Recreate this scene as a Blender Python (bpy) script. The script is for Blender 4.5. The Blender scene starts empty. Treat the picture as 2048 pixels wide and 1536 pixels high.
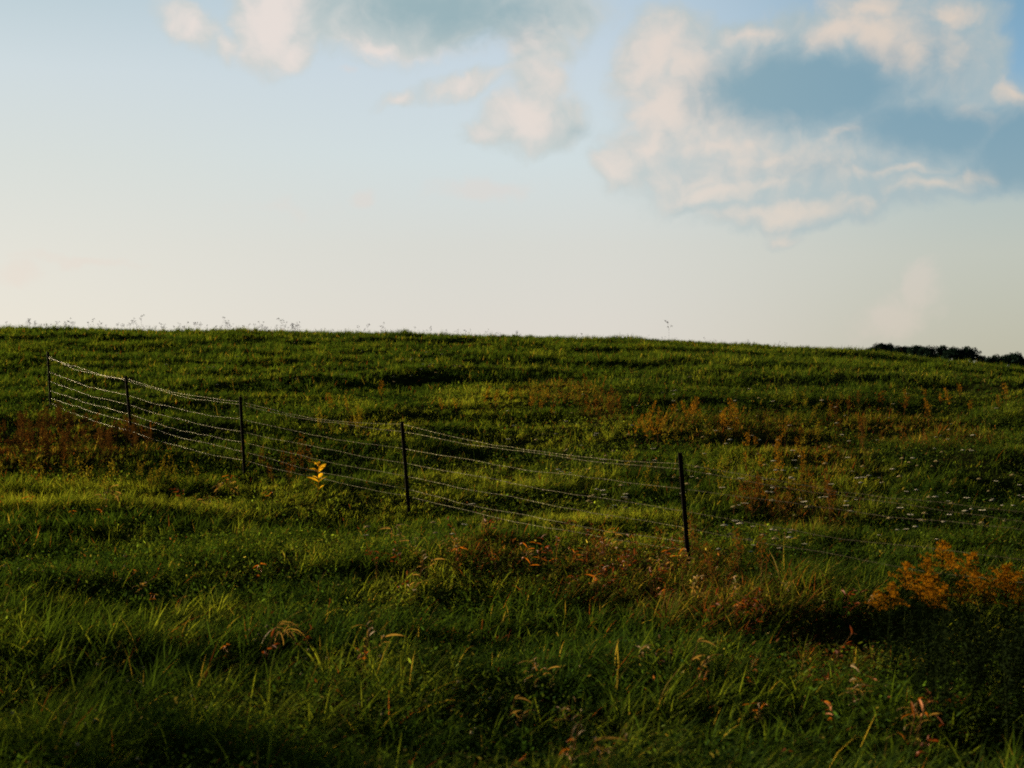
import bpy, math, random
import numpy as np
from mathutils import Vector, Matrix
R = math.radians
random.seed(7)
rng = np.random.default_rng(11)
SC = bpy.context.scene
COL = SC.collection

# ------------------------------------------------------------------ camera
CZ = 2.4                       # eye height over the verge the photographer stands on
FPX = 2844.0                   # focal length in pixels of the 2048 wide photograph
cam_d = bpy.data.cameras.new("camera")
cam = bpy.data.objects.new("camera", cam_d); COL.objects.link(cam)
cam.location = (0, 0, CZ); cam.rotation_euler = (R(90), 0, 0)
cam_d.sensor_width = 36; cam_d.lens = 36 * FPX / 2048
cam_d.clip_start = 0.1; cam_d.clip_end = 12000
cam_d.dof.use_dof = True; cam_d.dof.focus_distance = 24.0; cam_d.dof.aperture_fstop = 2.0
SC.camera = cam

# ------------------------------------------------------------------ sun, exposure
EXPO = 1.35
SUN_AZ, SUN_EL = -54.0, 10.5   # degrees; azimuth from +Y, negative = towards -X
sd = bpy.data.lights.new("sun", 'SUN'); sd.energy = 5.0; sd.angle = R(0.55); sd.color = (1.0, 0.80, 0.52)
so = bpy.data.objects.new("sun", sd); COL.objects.link(so)
sdir = Vector((math.sin(R(SUN_AZ)) * math.cos(R(SUN_EL)), math.cos(R(SUN_AZ)) * math.cos(R(SUN_EL)), math.sin(R(SUN_EL))))
so.rotation_euler = sdir.to_track_quat('Z', 'Y').to_euler()
so.location = (-40, 20, 30)
SC.view_settings.view_transform = 'Standard'; SC.view_settings.look = 'None'
SC.view_settings.exposure = EXPO; SC.view_settings.gamma = 1
SC.render.engine = 'CYCLES'
SC.cycles.use_denoising = False
SC.cycles.max_bounces = 5; SC.cycles.diffuse_bounces = 2; SC.cycles.transmission_bounces = 3
SC.cycles.glossy_bounces = 2
SC.cycles.filter_width = 1.9
SC.render.film_transparent = False

def s2l(c):
    return tuple((x / 255 / 12.92 if x / 255 <= 0.04045 else ((x / 255 + 0.055) / 1.055) ** 2.4) for x in c) + (1.0,)

# ------------------------------------------------------------------ world: evening sky with cumulus by direction
W = bpy.data.worlds.new("World"); SC.world = W; W.use_nodes = True
nt = W.node_tree; nt.nodes.clear(); L = nt.links
def N(t, **k):
    n = nt.nodes.new(t)
    for a, b in k.items(): setattr(n, a, b)
    return n
def put(sock, v):
    if hasattr(v, 'is_output'): L.new(v, sock)
    else: sock.default_value = v
def M(op, a, b=None, c=None, clamp=False):
    n = N('ShaderNodeMath', operation=op, use_clamp=clamp); put(n.inputs[0], a)
    if b is not None: put(n.inputs[1], b)
    if c is not None: put(n.inputs[2], c)
    return n.outputs[0]
def mixc(f, a, b, blend='MIX'):
    n = N('ShaderNodeMix', data_type='RGBA', blend_type=blend); put(n.inputs[0], f); put(n.inputs[6], a); put(n.inputs[7], b)
    return n.outputs[2]
def smooth(v, lo, hi):
    n = N('ShaderNodeMapRange', interpolation_type='SMOOTHSTEP'); put(n.inputs[0], v)
    n.inputs[1].default_value = lo; n.inputs[2].default_value = hi
    return n.outputs[0]
tc = N('ShaderNodeTexCoord'); sx = N('ShaderNodeSeparateXYZ'); L.new(tc.outputs['Generated'], sx.inputs[0])
X, Y, Z = sx.outputs
DEG = 180 / math.pi
az = M('MULTIPLY', M('ARCTAN2', X, Y), DEG)
el = M('MULTIPLY', M('ARCSINE', Z), DEG)
def ramp(stops):
    n = N('ShaderNodeValToRGB'); el_n = M('DIVIDE', el, 90.0, clamp=True); L.new(el_n, n.inputs[0])
    e = n.color_ramp.elements
    while len(e) < len(stops): e.new(0.5)
    for i, (p, c) in enumerate(stops):
        e[i].position = p / 90; e[i].color = s2l(c)
    return n.outputs[0]
top = [(21, (120, 155, 178)), (30, (66, 92, 110)), (60, (40, 58, 74)), (90, (30, 44, 58))]
cl = ramp([(2, (224, 220, 211)), (5, (221, 219, 211)), (8.5, (212, 217, 213)), (12, (204, 215, 219)), (15.4, (182, 201, 209))] + top)
cm = ramp([(2, (217, 212, 205)), (5.5, (213, 213, 207)), (9, (208, 219, 221)), (12.5, (200, 213, 222)), (15.4, (186, 204, 218))] + top)
cr = ramp([(1, (186, 184, 166)), (5, (190, 194, 184)), (8, (176, 192, 192)), (12, (132, 172, 200)), (15, (118, 160, 186))] + top)
base = mixc(smooth(az, -20, 0), cl, cm)
base = mixc(smooth(az, 2, 21), base, cr)
# warm glow towards the sun, dimmer sky behind the camera
glow = M('MULTIPLY', smooth(M('ABSOLUTE', M('SUBTRACT', az, SUN_AZ)), 36, 5), smooth(el, 30, 2))
base = mixc(M('MULTIPLY', glow, 0.12), base, s2l((255, 226, 180)))
back = M('MAXIMUM', M('MULTIPLY', smooth(M('ABSOLUTE', az), 60, 110), 0.85), M('MULTIPLY', smooth(az, 25, 55), 0.7))
base = mixc(M('MULTIPLY', back, M('SUBTRACT', 1.0, glow)), base, s2l((52, 62, 70)))
flat = lambda v: VM('MULTIPLY', v, (1, 1, 0))
# clouds: domain-warped soft ellipses in (azimuth, elevation)
cx = N('ShaderNodeCombineXYZ'); L.new(az, cx.inputs[0]); L.new(el, cx.inputs[1])
P0 = cx.outputs[0]
def noise(vec, scale, detail, rough=0.55, color=False, off=0.0):
    n = N('ShaderNodeTexNoise'); n.noise_dimensions = '3D'
    mp = N('ShaderNodeMapping'); L.new(vec, mp.inputs[0]); mp.inputs[1].default_value = (off, off * 1.7, off * 0.3)
    L.new(mp.outputs[0], n.inputs['Vector'])
    n.inputs['Scale'].default_value = scale; n.inputs['Detail'].default_value = detail; n.inputs['Roughness'].default_value = rough
    return n.outputs['Color'] if color else n.outputs[0]
def VM(op, a, b=None, scale=None):
    n = N('ShaderNodeVectorMath', operation=op); put(n.inputs[0], a)
    if b is not None: put(n.inputs[1], b)
    if scale is not None: n.inputs['Scale'].default_value = scale
    return n.outputs['Value'] if op in ('LENGTH',) else n.outputs[0]
def warp(vec, scale, amp, detail, off):
    c = VM('SUBTRACT', noise(vec, scale, detail, 0.6, True, off), (0.5, 0.5, 0.5))
    return VM('ADD', vec, VM('SCALE', c, scale=amp))
P1 = flat(warp(P0, 0.33, 1.7, 2, 3.0))
P2 = flat(warp(P1, 0.9, 0.95, 7, 9.0))       # crisp billowy edge
P3 = flat(warp(warp(P0, 0.4, 0.7, 2, 21.0), 1.6, 0.3, 4, 2.0))       # soft warp for the interior shading
def ell(vec, px, py, rx, ry, rot=0, w=1.0):
    a = math.degrees(math.atan((px - 1024) / FPX)); e = math.degrees(math.atan((768 - py) / FPX * math.cos(R(a))))
    m = N('ShaderNodeMapping', vector_type='TEXTURE'); L.new(vec, m.inputs[0])
    m.inputs[1].default_value = (a, e, 0); m.inputs[2].default_value = (0, 0, R(rot)); m.inputs[3].default_value = (rx / FPX * DEG, ry / FPX * DEG, 1)
    return M('MULTIPLY_ADD', VM('LENGTH', m.outputs[0]), -w, w)
def union(items, vec):
    out = None
    for it in items:
        e = ell(vec, *it)
        out = e if out is None else M('SMOOTH_MAX', out, e, 0.12)
    return M("MAXIMUM", out, 0.0)
# (px, py, rx, ry, rot, weight)
dens = union([
 (555, 30, 110, 150, -10, 1.5), (590, 100, 70, 60, 60, .9), (800, 0, 340, 150, 0, 1.3), (1030, 10, 250, 110, 0, 1.0), (1080, 100, 110, 70, 0, .8),
 (390, 60, 120, 70, -30, .75), (455, 110, 70, 45, 0, .6), (340, 30, 60, 40, 0, .5),
 (1075, 175, 110, 85, -60, .85), (1070, 250, 150, 75, 0, 1.05), (970, 262, 70, 40, 0, .75), (930, 178, 160, 36, 5, .66), (790, 203, 75, 34, 20, .62), (1150, 240, 60, 80, 0, .6),
 (1340, 130, 150, 150, 0, 1.2), (1310, 50, 110, 45, 20, .6), (1420, 240, 230, 150, 0, 1.2), (1600, 180, 320, 175, 0, 1.4), (1480, 75, 180, 50, 0, .8),
 (1790, 90, 200, 160, -20, 1.3), (1700, 70, 120, 90, 25, 1.0), (1900, 110, 130, 190, 0, 1.3),
 (1850, 260, 300, 130, 0, 1.4), (2050, 280, 180, 130, 0, 1.3), (1340, 300, 190, 100, 10, 1.1), (1235, 330, 70, 55, 0, 1.0),
 (1500, 330, 330, 130, 0, 1.25), (1420, 395, 160, 60, 0, 1.05), (1590, 425, 270, 52, 4, .95), (1750, 350, 350, 90, 0, 1.15), (1960, 355, 180, 60, 10, 1.0),
 (1565, 475, 70, 34, 0, .6), (2030, 215, 90, 60, 0, .9), (1840, 385, 150, 50, 0, .8)], P2)
faint = union([(725, 392, 50, 34, 30, .9), (960, 378, 190, 44, 5, .8), (40, 535, 90, 40, 0, .8), (170, 520, 260, 20, -5, .7), (1845, 575, 50, 80, -20, .9), (1800, 640, 150, 90, 20, .8), (700, 152, 40, 18, 0, .6), (560, 420, 300, 50, 0, .4)], P2)
lits = union([
 (1390, 220, 260, 170, 0, .85), (1540, 320, 300, 80, 0, .62), (1400, 360, 160, 60, 0, .7), (1790, 70, 190, 90, -30, .75),
 (550, 30, 95, 150, -10, 1.6), (590, 110, 60, 45, 60, 1.0), (390, 60, 110, 60, -30, .8), (455, 105, 60, 40, 0, .7), (760, 105, 110, 30, -6, .9), (880, 118, 110, 24, 0, .7), (1040, 90, 110, 50, 25, .8),
 (1090, 165, 95, 70, -60, .9), (1050, 235, 95, 70, 0, 1.2), (965, 262, 50, 32, 0, .8), (930, 178, 130, 30, 5, .8), (790, 203, 70, 32, 20, .8),
 (1310, 110, 100, 100, 0, 1.2), (1390, 140, 110, 80, -30, 1.1), (1330, 215, 130, 90, -20, 1.2), (1300, 290, 90, 60, 30, 1.1), (1230, 330, 60, 50, 0, 1.2), (1440, 290, 170, 45, 0, 1.0), (1540, 320, 130, 40, 10, .9),
 (1420, 385, 130, 38, 6, 1.1), (1530, 370, 110, 26, 10, .8), (1570, 425, 210, 30, 5, 1.1), (1760, 85, 150, 48, -42, 1.5), (1675, 68, 90, 40, 28, 1.2), (1740, 15, 90, 50, 0, 1.1), (1900, 28, 75, 32, 0, 1.1), (1490, 72, 90, 26, 0, .9), (1330, 45, 70, 30, 0, .6),
 (1965, 345, 110, 24, 14, 1.2), (1860, 375, 110, 20, 0, .8), (1760, 350, 170, 16, 4, .7), (2020, 195, 50, 30, -35, 1.0), (1965, 240, 60, 24, -35, .7), (1700, 260, 70, 20, 12, .8), (1565, 475, 60, 26, 0, .8)], P2)
cores = union([
 (870, 10, 330, 115, -5, 1.3), (1010, 20, 220, 70, 0, 1.0), (1150, 262, 90, 36, 0, .5),
 (1610, 178, 290, 110, 0, 1.9), (1500, 200, 170, 80, 0, .9), (1730, 150, 120, 60, -30, 1.0), (1870, 262, 270, 75, -10, 1.6), (2050, 300, 150, 120, 0, 1.9), (1880, 130, 90, 120, 15, .45), (1640, 335, 330, 40, 0, .35)], P3)
fine = noise(P1, 0.9, 8, 0.66, False, 40)
D = M('ADD', dens, M('MULTIPLY', M('SUBTRACT', fine, 0.5), 0.42))
alpha = M('MULTIPLY', smooth(D, 0.07, 0.50), M('MULTIPLY_ADD', smooth(el, 5.0, 12.0), 0.22, 0.74))
relief = M('MULTIPLY', M('SUBTRACT', noise(VM('ADD', P2, (0.45, -0.12, 0)), 0.7, 5, 0.55, False, 60), noise(P2, 0.7, 5, 0.55, False, 60)), 1.1)
lit = mixc(smooth(az, -6, 20), s2l((232, 220, 212)), s2l((221, 205, 189)))
body = mixc(smooth(az, 0, 17), s2l((194, 202, 200)), s2l((164, 182, 188)))
dark = mixc(smooth(az, -6, 19), s2l((150, 175, 180)), s2l((120, 156, 174)))
LT = smooth(M('SUBTRACT', M('ADD', lits, M('MULTIPLY', M('SUBTRACT', fine, 0.5), 0.85)), relief), -0.15, 1.15)
CR = smooth(M('ADD', cores, M('ADD', M('MULTIPLY', M('SUBTRACT', fine, 0.5), 0.4), M('MULTIPLY', relief, 0.7))), -0.02, 1.2)
mid_ = mixc(CR, mixc(LT, body, lit), dark)
sky = mixc(M('MULTIPLY', smooth(M('ADD', faint, M('MULTIPLY', M('SUBTRACT', fine, 0.5), 0.7)), 0.2, 0.7), 0.35), base, s2l((226, 208, 198)))
nish = N('ShaderNodeTexSky'); nish.sky_type = 'NISHITA'; nish.sun_disc = False
nish.sun_elevation = R(SUN_EL); nish.sun_rotation = R(SUN_AZ); nish.altitude = 200
bgn = N('ShaderNodeBackground'); L.new(nish.outputs[0], bgn.inputs[0]); bgn.inputs[1].default_value = 0.05
bgc = N('ShaderNodeBackground'); L.new(sky, bgc.inputs[0]); bgc.inputs[1].default_value = 1.045 * 2 ** -EXPO
bgm = N('ShaderNodeBackground'); L.new(mid_, bgm.inputs[0]); bgm.inputs[1].default_value = 1.045 * 2 ** -EXPO
mxc = N('ShaderNodeMixShader'); L.new(alpha, mxc.inputs[0]); L.new(bgc.outputs[0], mxc.inputs[1]); L.new(bgm.outputs[0], mxc.inputs[2])
mx = N('ShaderNodeMixShader'); mx.inputs[0].default_value = 0.92
L.new(bgn.outputs[0], mx.inputs[1]); L.new(mxc.outputs[0], mx.inputs[2])
wo = N('ShaderNodeOutputWorld'); L.new(mx.outputs[0], wo.inputs[0])
W.cycles.sampling_method = 'MANUAL'; W.cycles.sample_map_resolution = 512

# ------------------------------------------------------------------ materials
def mat(name, color, rough=0.6, metal=0.0, trans=0.0, attr=False, spec=0.4, noise_scale=None, color2=None, tcol=None):
    m = bpy.data.materials.new(name); m.use_nodes = True
    t = m.node_tree; t.nodes.clear()
    out = t.nodes.new('ShaderNodeOutputMaterial'); p = t.nodes.new('ShaderNodeBsdfPrincipled')
    p.inputs['Base Color'].default_value = (*color, 1); p.inputs['Roughness'].default_value = rough
    p.inputs['Metallic'].default_value = metal; p.inputs['Specular IOR Level'].default_value = spec
    if (trans and spec < 0.2) or name == 'soil':
        t.nodes.remove(p); p = t.nodes.new('ShaderNodeBsdfDiffuse'); p.inputs[0].default_value = (*color, 1)
    src = None
    if attr:
        a = t.nodes.new('ShaderNodeAttribute'); a.attribute_name = 'tint'; src = a.outputs['Color']
    elif noise_scale:
        g = t.nodes.new('ShaderNodeTexCoord'); n = t.nodes.new('ShaderNodeTexNoise'); n.inputs['Scale'].default_value = noise_scale
        n.inputs['Detail'].default_value = 6; n.inputs['Roughness'].default_value = 0.65
        t.links.new(g.outputs['Object'], n.inputs['Vector'])
        r = t.nodes.new('ShaderNodeValToRGB'); r.color_ramp.elements[0].position = .35; r.color_ramp.elements[1].position = .65
        r.color_ramp.elements[0].color = (*color, 1); r.color_ramp.elements[1].color = (*(color2 or color), 1)
        t.links.new(n.outputs[0], r.inputs[0]); src = r.outputs[0]
        bp = t.nodes.new('ShaderNodeBump'); bp.inputs['Strength'].default_value = 0.4; bp.inputs['Distance'].default_value = 0.01
        t.links.new(n.outputs[0], bp.inputs['Height'])
        if p.type == 'BSDF_PRINCIPLED': t.links.new(bp.outputs[0], p.inputs['Normal'])
    if src: t.links.new(src, p.inputs[0])
    if trans:
        tr = t.nodes.new('ShaderNodeBsdfTranslucent'); mxs = t.nodes.new('ShaderNodeMixShader'); mxs.inputs[0].default_value = trans
        if src:
            hs = t.nodes.new('ShaderNodeMix'); hs.data_type = 'RGBA'; hs.blend_type = 'MULTIPLY'; hs.inputs[0].default_value = 1
            t.links.new(src, hs.inputs[6]); hs.inputs[7].default_value = (1.5, 1.45, 0.5, 1); t.links.new(hs.outputs[2], tr.inputs[0])
        else: tr.inputs[0].default_value = (*(tcol or (color[0] * 1.4, color[1] * 1.3, color[2] * .6)), 1)
        t.links.new(p.outputs[0], mxs.inputs[1]); t.links.new(tr.outputs[0], mxs.inputs[2]); t.links.new(mxs.outputs[0], out.inputs[0])
    else: t.links.new(p.outputs[0], out.inputs[0])
    return m
M_soil = mat('soil', (0.012, 0.018, 0.004), 0.95, noise_scale=3, color2=(0.022, 0.022, 0.006), spec=0.1)
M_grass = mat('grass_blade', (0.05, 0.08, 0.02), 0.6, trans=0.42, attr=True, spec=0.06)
M_post = mat('post_steel', (0.006, 0.006, 0.005), 0.85, noise_scale=14, color2=(0.016, 0.008, 0.004), spec=0.06)
M_wire = mat('galvanised_wire', (0.34, 0.31, 0.13), 0.5, metal=0.4, noise_scale=0.8, color2=(0.04, 0.03, 0.012))
M_wire_dark = mat('dark_wire', (0.10, 0.085, 0.045), 0.7, metal=0.3, noise_scale=0.8, color2=(0.03, 0.022, 0.010), spec=0.2)  # darker, duller wire for the span between the first two posts
M_stem = mat('dry_stem', (0.10, 0.055, 0.02), 0.7, trans=0.15, spec=0.1)
M_gstem = mat('green_stem', (0.014, 0.022, 0.006), 0.8, trans=0.1, spec=0.0)
M_rust = mat('rust_seed', (0.135, 0.054, 0.009), 0.8, spec=0.05, trans=0.35)
M_brown = mat('brown_seed', (0.070, 0.034, 0.012), 0.8, spec=0.05, trans=0.3)
M_ochre = mat('ochre_seed', (0.25, 0.12, 0.010), 0.8, spec=.1, trans=0.35)
M_yseed = mat('yellow_seed', (0.22, 0.17, 0.02), 0.7, spec=.1, trans=0.35)
M_white = mat('white_petal', (0.66, 0.60, 0.44), 0.8, spec=.1, trans=0.2, tcol=(0.5, 0.48, 0.35))
M_cream = mat('cream_petal', (0.50, 0.42, 0.22), 0.8, spec=.1, trans=0.25)
M_dark = mat('dark_seed', (0.03, 0.013, 0.008), 0.9, spec=0.05)
M_gold = mat('goldenrod_floret', (0.27, 0.115, 0.005), 0.85, spec=0.05, trans=0.25)
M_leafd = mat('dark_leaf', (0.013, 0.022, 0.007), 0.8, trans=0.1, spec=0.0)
M_dry = mat('dry_leaf', (0.26, 0.16, 0.055), 0.7, trans=0.35)
M_red = mat('red_leaf', (0.17, 0.040, 0.010), 0.7, trans=0.3)
M_orange = mat('orange_leaf', (0.36, 0.11, 0.010), 0.7, trans=0.35)
M_yellow = mat('yellow_leaf', (0.62, 0.34, 0.015), 0.6, spec=.1, trans=0.45, tcol=(0.75, 0.42, 0.015))
M_bark = mat('bark', (0.05, 0.04, 0.03), 0.9, noise_scale=4, color2=(0.10, 0.08, 0.06))
M_far = mat('tree_leaf', (0.012, 0.026, 0.020), 0.9, trans=0.1, spec=0.1)
M_tree = mat('shade_tree_leaf', (0.03, 0.055, 0.018), 0.6, trans=0.3)

# ------------------------------------------------------------------ helpers
def tag(o, label=None, cat=None, group=None, kind=None):
    if label: o['label'] = label
    if cat: o['category'] = cat
    if group: o['group'] = group
    if kind: o['kind'] = kind
    return o
def empty(name, loc=(0, 0, 0), rz=0.0, rx=0.0, s=1.0):
    o = bpy.data.objects.new(name, None); COL.objects.link(o); o.empty_display_size = 0.1
    o.location = loc; o.rotation_euler = (rx, 0, rz); o.scale = (s, s, s); return o
KIDS = {}
def child(o, par):
    o.parent = par; KIDS.setdefault(par.name, []).append(o)
def dup(root, loc, rz, s=1.0, rx=0.0, ry=0.0):
    r = root.copy(); COL.objects.link(r); r.location = loc; r.rotation_euler = (rx, ry, rz); r.scale = (s, s, s)
    for ch in KIDS.get(root.name, []):
        c = ch.copy(); COL.objects.link(c); c.parent = r
    return r
class MB:
    def __init__(s): s.v = []; s.f = []
    def tube(s, pts, r0, r1=None, n=4):
        r1 = r0 if r1 is None else r1; b = len(s.v); k = len(pts)
        for i, p in enumerate(pts):
            p = Vector(p); a = Vector(pts[max(0, i - 1)]); c = Vector(pts[min(k - 1, i + 1)]); d = (c - a).normalized()
            u = d.cross(Vector((0, 1, 0.13))).normalized(); w = d.cross(u); r = r0 + (r1 - r0) * i / (k - 1)
            for j in range(n):
                q = 2 * math.pi * j / n; s.v.append(tuple(p + u * (r * math.cos(q)) + w * (r * math.sin(q))))
        for i in range(k - 1):
            for j in range(n):
                j2 = (j + 1) % n
                s.f.append((b + i * n + j, b + i * n + j2, b + (i + 1) * n + j2, b + (i + 1) * n + j))
        s.f.append(tuple(b + j for j in range(n))[::-1]); s.f.append(tuple(b + (k - 1) * n + j for j in range(n)))
    def leaf(s, p, d, L_, w, droop=0.5, segs=4, roll=0.0):
        p = Vector(p); d = Vector(d).normalized(); b = len(s.v)
        side = d.cross(Vector((0, 0, 1)))
        side = side.normalized() if side.length > 1e-3 else Vector((1, 0, 0))
        side = (Matrix.Rotation(roll, 3, d) @ side)
        for i in range(segs + 1):
            t = i / segs; ww = w * 0.5 * (math.sin(math.pi * min(0.98, 0.08 + t * 0.92)) ** 0.8)
            up = side.cross(d)
            s.v += [tuple(p + side * ww + up * ww * .35), tuple(p), tuple(p - side * ww + up * ww * .35)]
            p = p + d * (L_ / segs); d = (d + Vector((0, 0, -1)) * (droop / segs)).normalized()
        for i in range(segs):
            q = b + i * 3
            s.f += [(q, q + 1, q + 4, q + 3), (q + 1, q + 2, q + 5, q + 4)]
    def blob(s, c, r, rz=None):
        rz = r if rz is None else rz; c = Vector(c); b = len(s.v); a0 = random.random() * 6
        s.v.append(tuple(c + Vector((0, 0, rz)))); s.v.append(tuple(c - Vector((0, 0, rz))))
        for j in range(5):
            q = a0 + j * 1.2566; s.v.append(tuple(c + Vector((math.cos(q) * r, math.sin(q) * r, 0))))
        for j in range(5):
            j2 = (j + 1) % 5; s.f += [(b, b + 2 + j, b + 2 + j2), (b + 1, b + 2 + j2, b + 2 + j)]
    def quad(s, c, r):
        a = Vector((random.gauss(0, 1), random.gauss(0, 1), random.gauss(0, 1))).normalized()
        u = a.orthogonal().normalized(); w = a.cross(u); c = Vector(c); b = len(s.v); r2 = r * random.uniform(.5, 1)
        s.v += [tuple(c + u * r), tuple(c + w * r2), tuple(c - u * r), tuple(c - w * r2)]; s.f.append((b, b + 1, b + 2, b + 3))
    def box(s, lo, hi):
        b = len(s.v)
        for x in (lo[0], hi[0]):
            for y in (lo[1], hi[1]):
                for z in (lo[2], hi[2]): s.v.append((x, y, z))
        for f in ((0, 1, 3, 2), (4, 6, 7, 5), (0, 4, 5, 1), (2, 3, 7, 6), (0, 2, 6, 4), (1, 5, 7, 3)): s.f.append(tuple(b + i for i in f))
    def build(s, name, m, parent=None):
        me = bpy.data.meshes.new(name); me.from_pydata(s.v, [], s.f); me.materials.append(m); me.update()
        o = bpy.data.objects.new(name, me); COL.objects.link(o)
        if parent is not None: child(o, parent)
        return o

# value noise in numpy
_T = rng.random((256, 256))
def vnoise(x, y):
    xi = np.floor(x).astype(int); yi = np.floor(y).astype(int); fx = x - xi; fy = y - yi
    fx = fx * fx * (3 - 2 * fx); fy = fy * fy * (3 - 2 * fy)
    a = _T[xi & 255, yi & 255]; b = _T[(xi + 1) & 255, yi & 255]; c = _T[xi & 255, (yi + 1) & 255]; d = _T[(xi + 1) & 255, (yi + 1) & 255]
    return (a * (1 - fx) + b * fx) * (1 - fy) + (c * (1 - fx) + d * fx) * fy
def fbm(x, y, o=4, s=0.0):
    r = 0; a = 0.5; t = 0
    for i in range(o):
        r = r + a * vnoise(x * 2 ** i + s + 17.3 * i, y * 2 ** i + s * 1.7 + 5.1 * i); t += a; a *= 0.5
    return r / t
def sm(v, a, b):
    t = np.clip((v - a) / (b - a), 0, 1); return t * t * (3 - 2 * t)

# ------------------------------------------------------------------ terrain
_py = np.array([-4000, -60, 0, 4, 8, 12, 18, 23, 26, 30, 35, 45, 55, 65, 75, 85, 100, 130, 180, 300, 500, 700, 5000.])
_pz = np.array([-3, -2.6, -1.65, -2.1, -2.62, -2.72, -2.36, -2.12, -1.85, -1.42, -0.78, 0.35, 1.35, 2.05, 2.50, 2.68, 2.4, 0.4, -2.5, -1, 5, 6, 8.])
_cx = np.array([-200, -60, -27, -13, 0, 9, 18, 19.5, 21, 24, 27, 36, 60, 200.])
_cz = np.array([0.5, 0.5, 0.29, 0.10, -0.15, -0.40, -0.85, -1.0, -1.3, -1.65, -2.05, -3.0, -4.5, -6.])
def terrain(x, y, rough=True):
    x = np.asarray(x, float); y = np.asarray(y, float)
    xs = x / np.maximum(y, 60) * 75
    z = (np.interp(y, _py, _pz) + np.interp(y - 1.5, _py, _pz) + np.interp(y + 1.5, _py, _pz)) / 3
    z = z + (np.interp(xs, _cx, _cz) + np.interp(xs - 1, _cx, _cz) + np.interp(xs + 1, _cx, _cz)) / 3 * sm(y, 28, 72) * (1 - sm(y, 140, 300))
    if rough:
        far = 1 - sm(y, 100, 160)
        z = z + (fbm(x / 9, y / 3.4, 3, 5) - 0.5) * 0.60 * sm(y, 34, 50) * far * (1 - 0.45 * sm(y, 62, 75))
        z = z + (fbm(x / 3.0, y / 1.5, 3, 31) - 0.5) * (0.40 + 0.06 * sm(y, 30, 50)) * far
        z = z + (fbm(x / 14, y / 8, 2, 55) - 0.5) * 0.35 * sm(y, 10, 40) * far
    z = z + 0.30 * np.exp(-((x + 4.7) / 1.3) ** 2 - ((y - 66) / 1.1) ** 2) + 0.18 * np.exp(-((x + .4) / 1.2) ** 2 - ((y - 60) / 1.2) ** 2)
    return z + CZ
def gz(x, y): return float(terrain(np.array([x]), np.array([y]))[0])
_ys = np.concatenate([np.arange(4, 40, 0.1), np.arange(40, 100, 0.4)])
def ground(px, py, h=0.22):
    """world ground point seen near this bearing of the photograph"""
    k = (px - 1024) / FPX; t = (768 - py) / FPX
    zr = CZ + t * _ys; zt = terrain(k * _ys, _ys) + h
    i = int(np.argmax(zt >= zr)) if (zt >= zr).any() else int(np.argmax(zt - zr))
    y = _ys[i]; return k * y, y, gz(k * y, y)

gx = np.concatenate([-np.geomspace(4200, 62, 26), np.arange(-60, 60.1, 0.38), np.geomspace(62, 4200, 26)])
gy = np.concatenate([-np.geomspace(4000, 6, 18), np.arange(-5, 105, 0.34), np.geomspace(106, 4800, 60)])
GX, GY = np.meshgrid(gx, gy, indexing='ij')
gzv = terrain(GX.ravel(), GY.ravel())
def raw_mesh(name, co, quads, tris=None, tint=None, m=None):
    me = bpy.data.meshes.new(name); me.vertices.add(len(co)); me.vertices.foreach_set('co', np.ascontiguousarray(co, dtype=np.float32).ravel())
    nq = len(quads); ntv = 0 if tris is None else len(tris)
    loops = quads.ravel() if ntv == 0 else np.concatenate([quads.ravel(), tris.ravel()])
    me.loops.add(len(loops)); me.loops.foreach_set('vertex_index', loops.astype(np.int32))
    me.polygons.add(nq + ntv)
    ls = np.arange(nq) * 4
    if ntv: ls = np.concatenate([ls, nq * 4 + np.arange(ntv) * 3])
    me.polygons.foreach_set('loop_start', ls.astype(np.int32))
    me.update(calc_edges=True)
    if tint is not None:
        a = me.color_attributes.new('tint', 'FLOAT_COLOR', 'POINT')
        a.data.foreach_set('color', np.ascontiguousarray(tint, dtype=np.float32).ravel())
    if m: me.materials.append(m)
    o = bpy.data.objects.new(name, me); COL.objects.link(o); return o
nx, ny = len(gx), len(gy)
ii, jj = np.meshgrid(np.arange(nx - 1), np.arange(ny - 1), indexing='ij'); q0 = (ii * ny + jj).ravel()
quads = np.stack([q0, q0 + ny, q0 + ny + 1, q0 + 1], 1)
g = raw_mesh('ground', np.stack([GX.ravel(), GY.ravel(), gzv], 1), quads, m=M_soil)
g.data.polygons.foreach_set('use_smooth', np.ones(len(g.data.polygons), bool))
tag(g, 'grassy hillside soil rising to a rounded crest', 'ground', kind='structure')

# ------------------------------------------------------------------ colour patches of the meadow (ground ellipses)
def patch(px, py, rx, ry):
    x, y, _ = ground(px, py); _, y1, _ = ground(px, py - ry); _, y0, _ = ground(px, py + ry)
    return (x, y, max(.3, rx * y / FPX), max(.5, (y1 - y0) / 2))
YEL = [patch(*p) for p in ((250, 975, 420, 45), (640, 990, 260, 45), (760, 830, 160, 40), (950, 780, 120, 35), (1000, 960, 260, 60), (1150, 840, 250, 40), (1250, 1040, 220, 60), (820, 1150, 120, 60), (1600, 930, 200, 60))]
RUS = [patch(*p) for p in ((1200, 812, 55, 30), (1350, 835, 70, 35), (1470, 845, 70, 40), (1590, 870, 110, 70), (1580, 980, 130, 60), (1800, 840, 180, 40), (1280, 1120, 260, 70), (120, 880, 240, 60), (1450, 1190, 240, 60), (980, 1080, 120, 50), (1650, 1290, 120, 70), (1120, 765, 100, 25))]
def pmask(P, x, y):
    m = np.zeros_like(x)
    for (a, b, rx, ry) in P: m = np.maximum(m, 1 - sm(np.hypot((x - a) / rx, (y - b) / ry), 0.45, 1.15))
    return m
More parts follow.
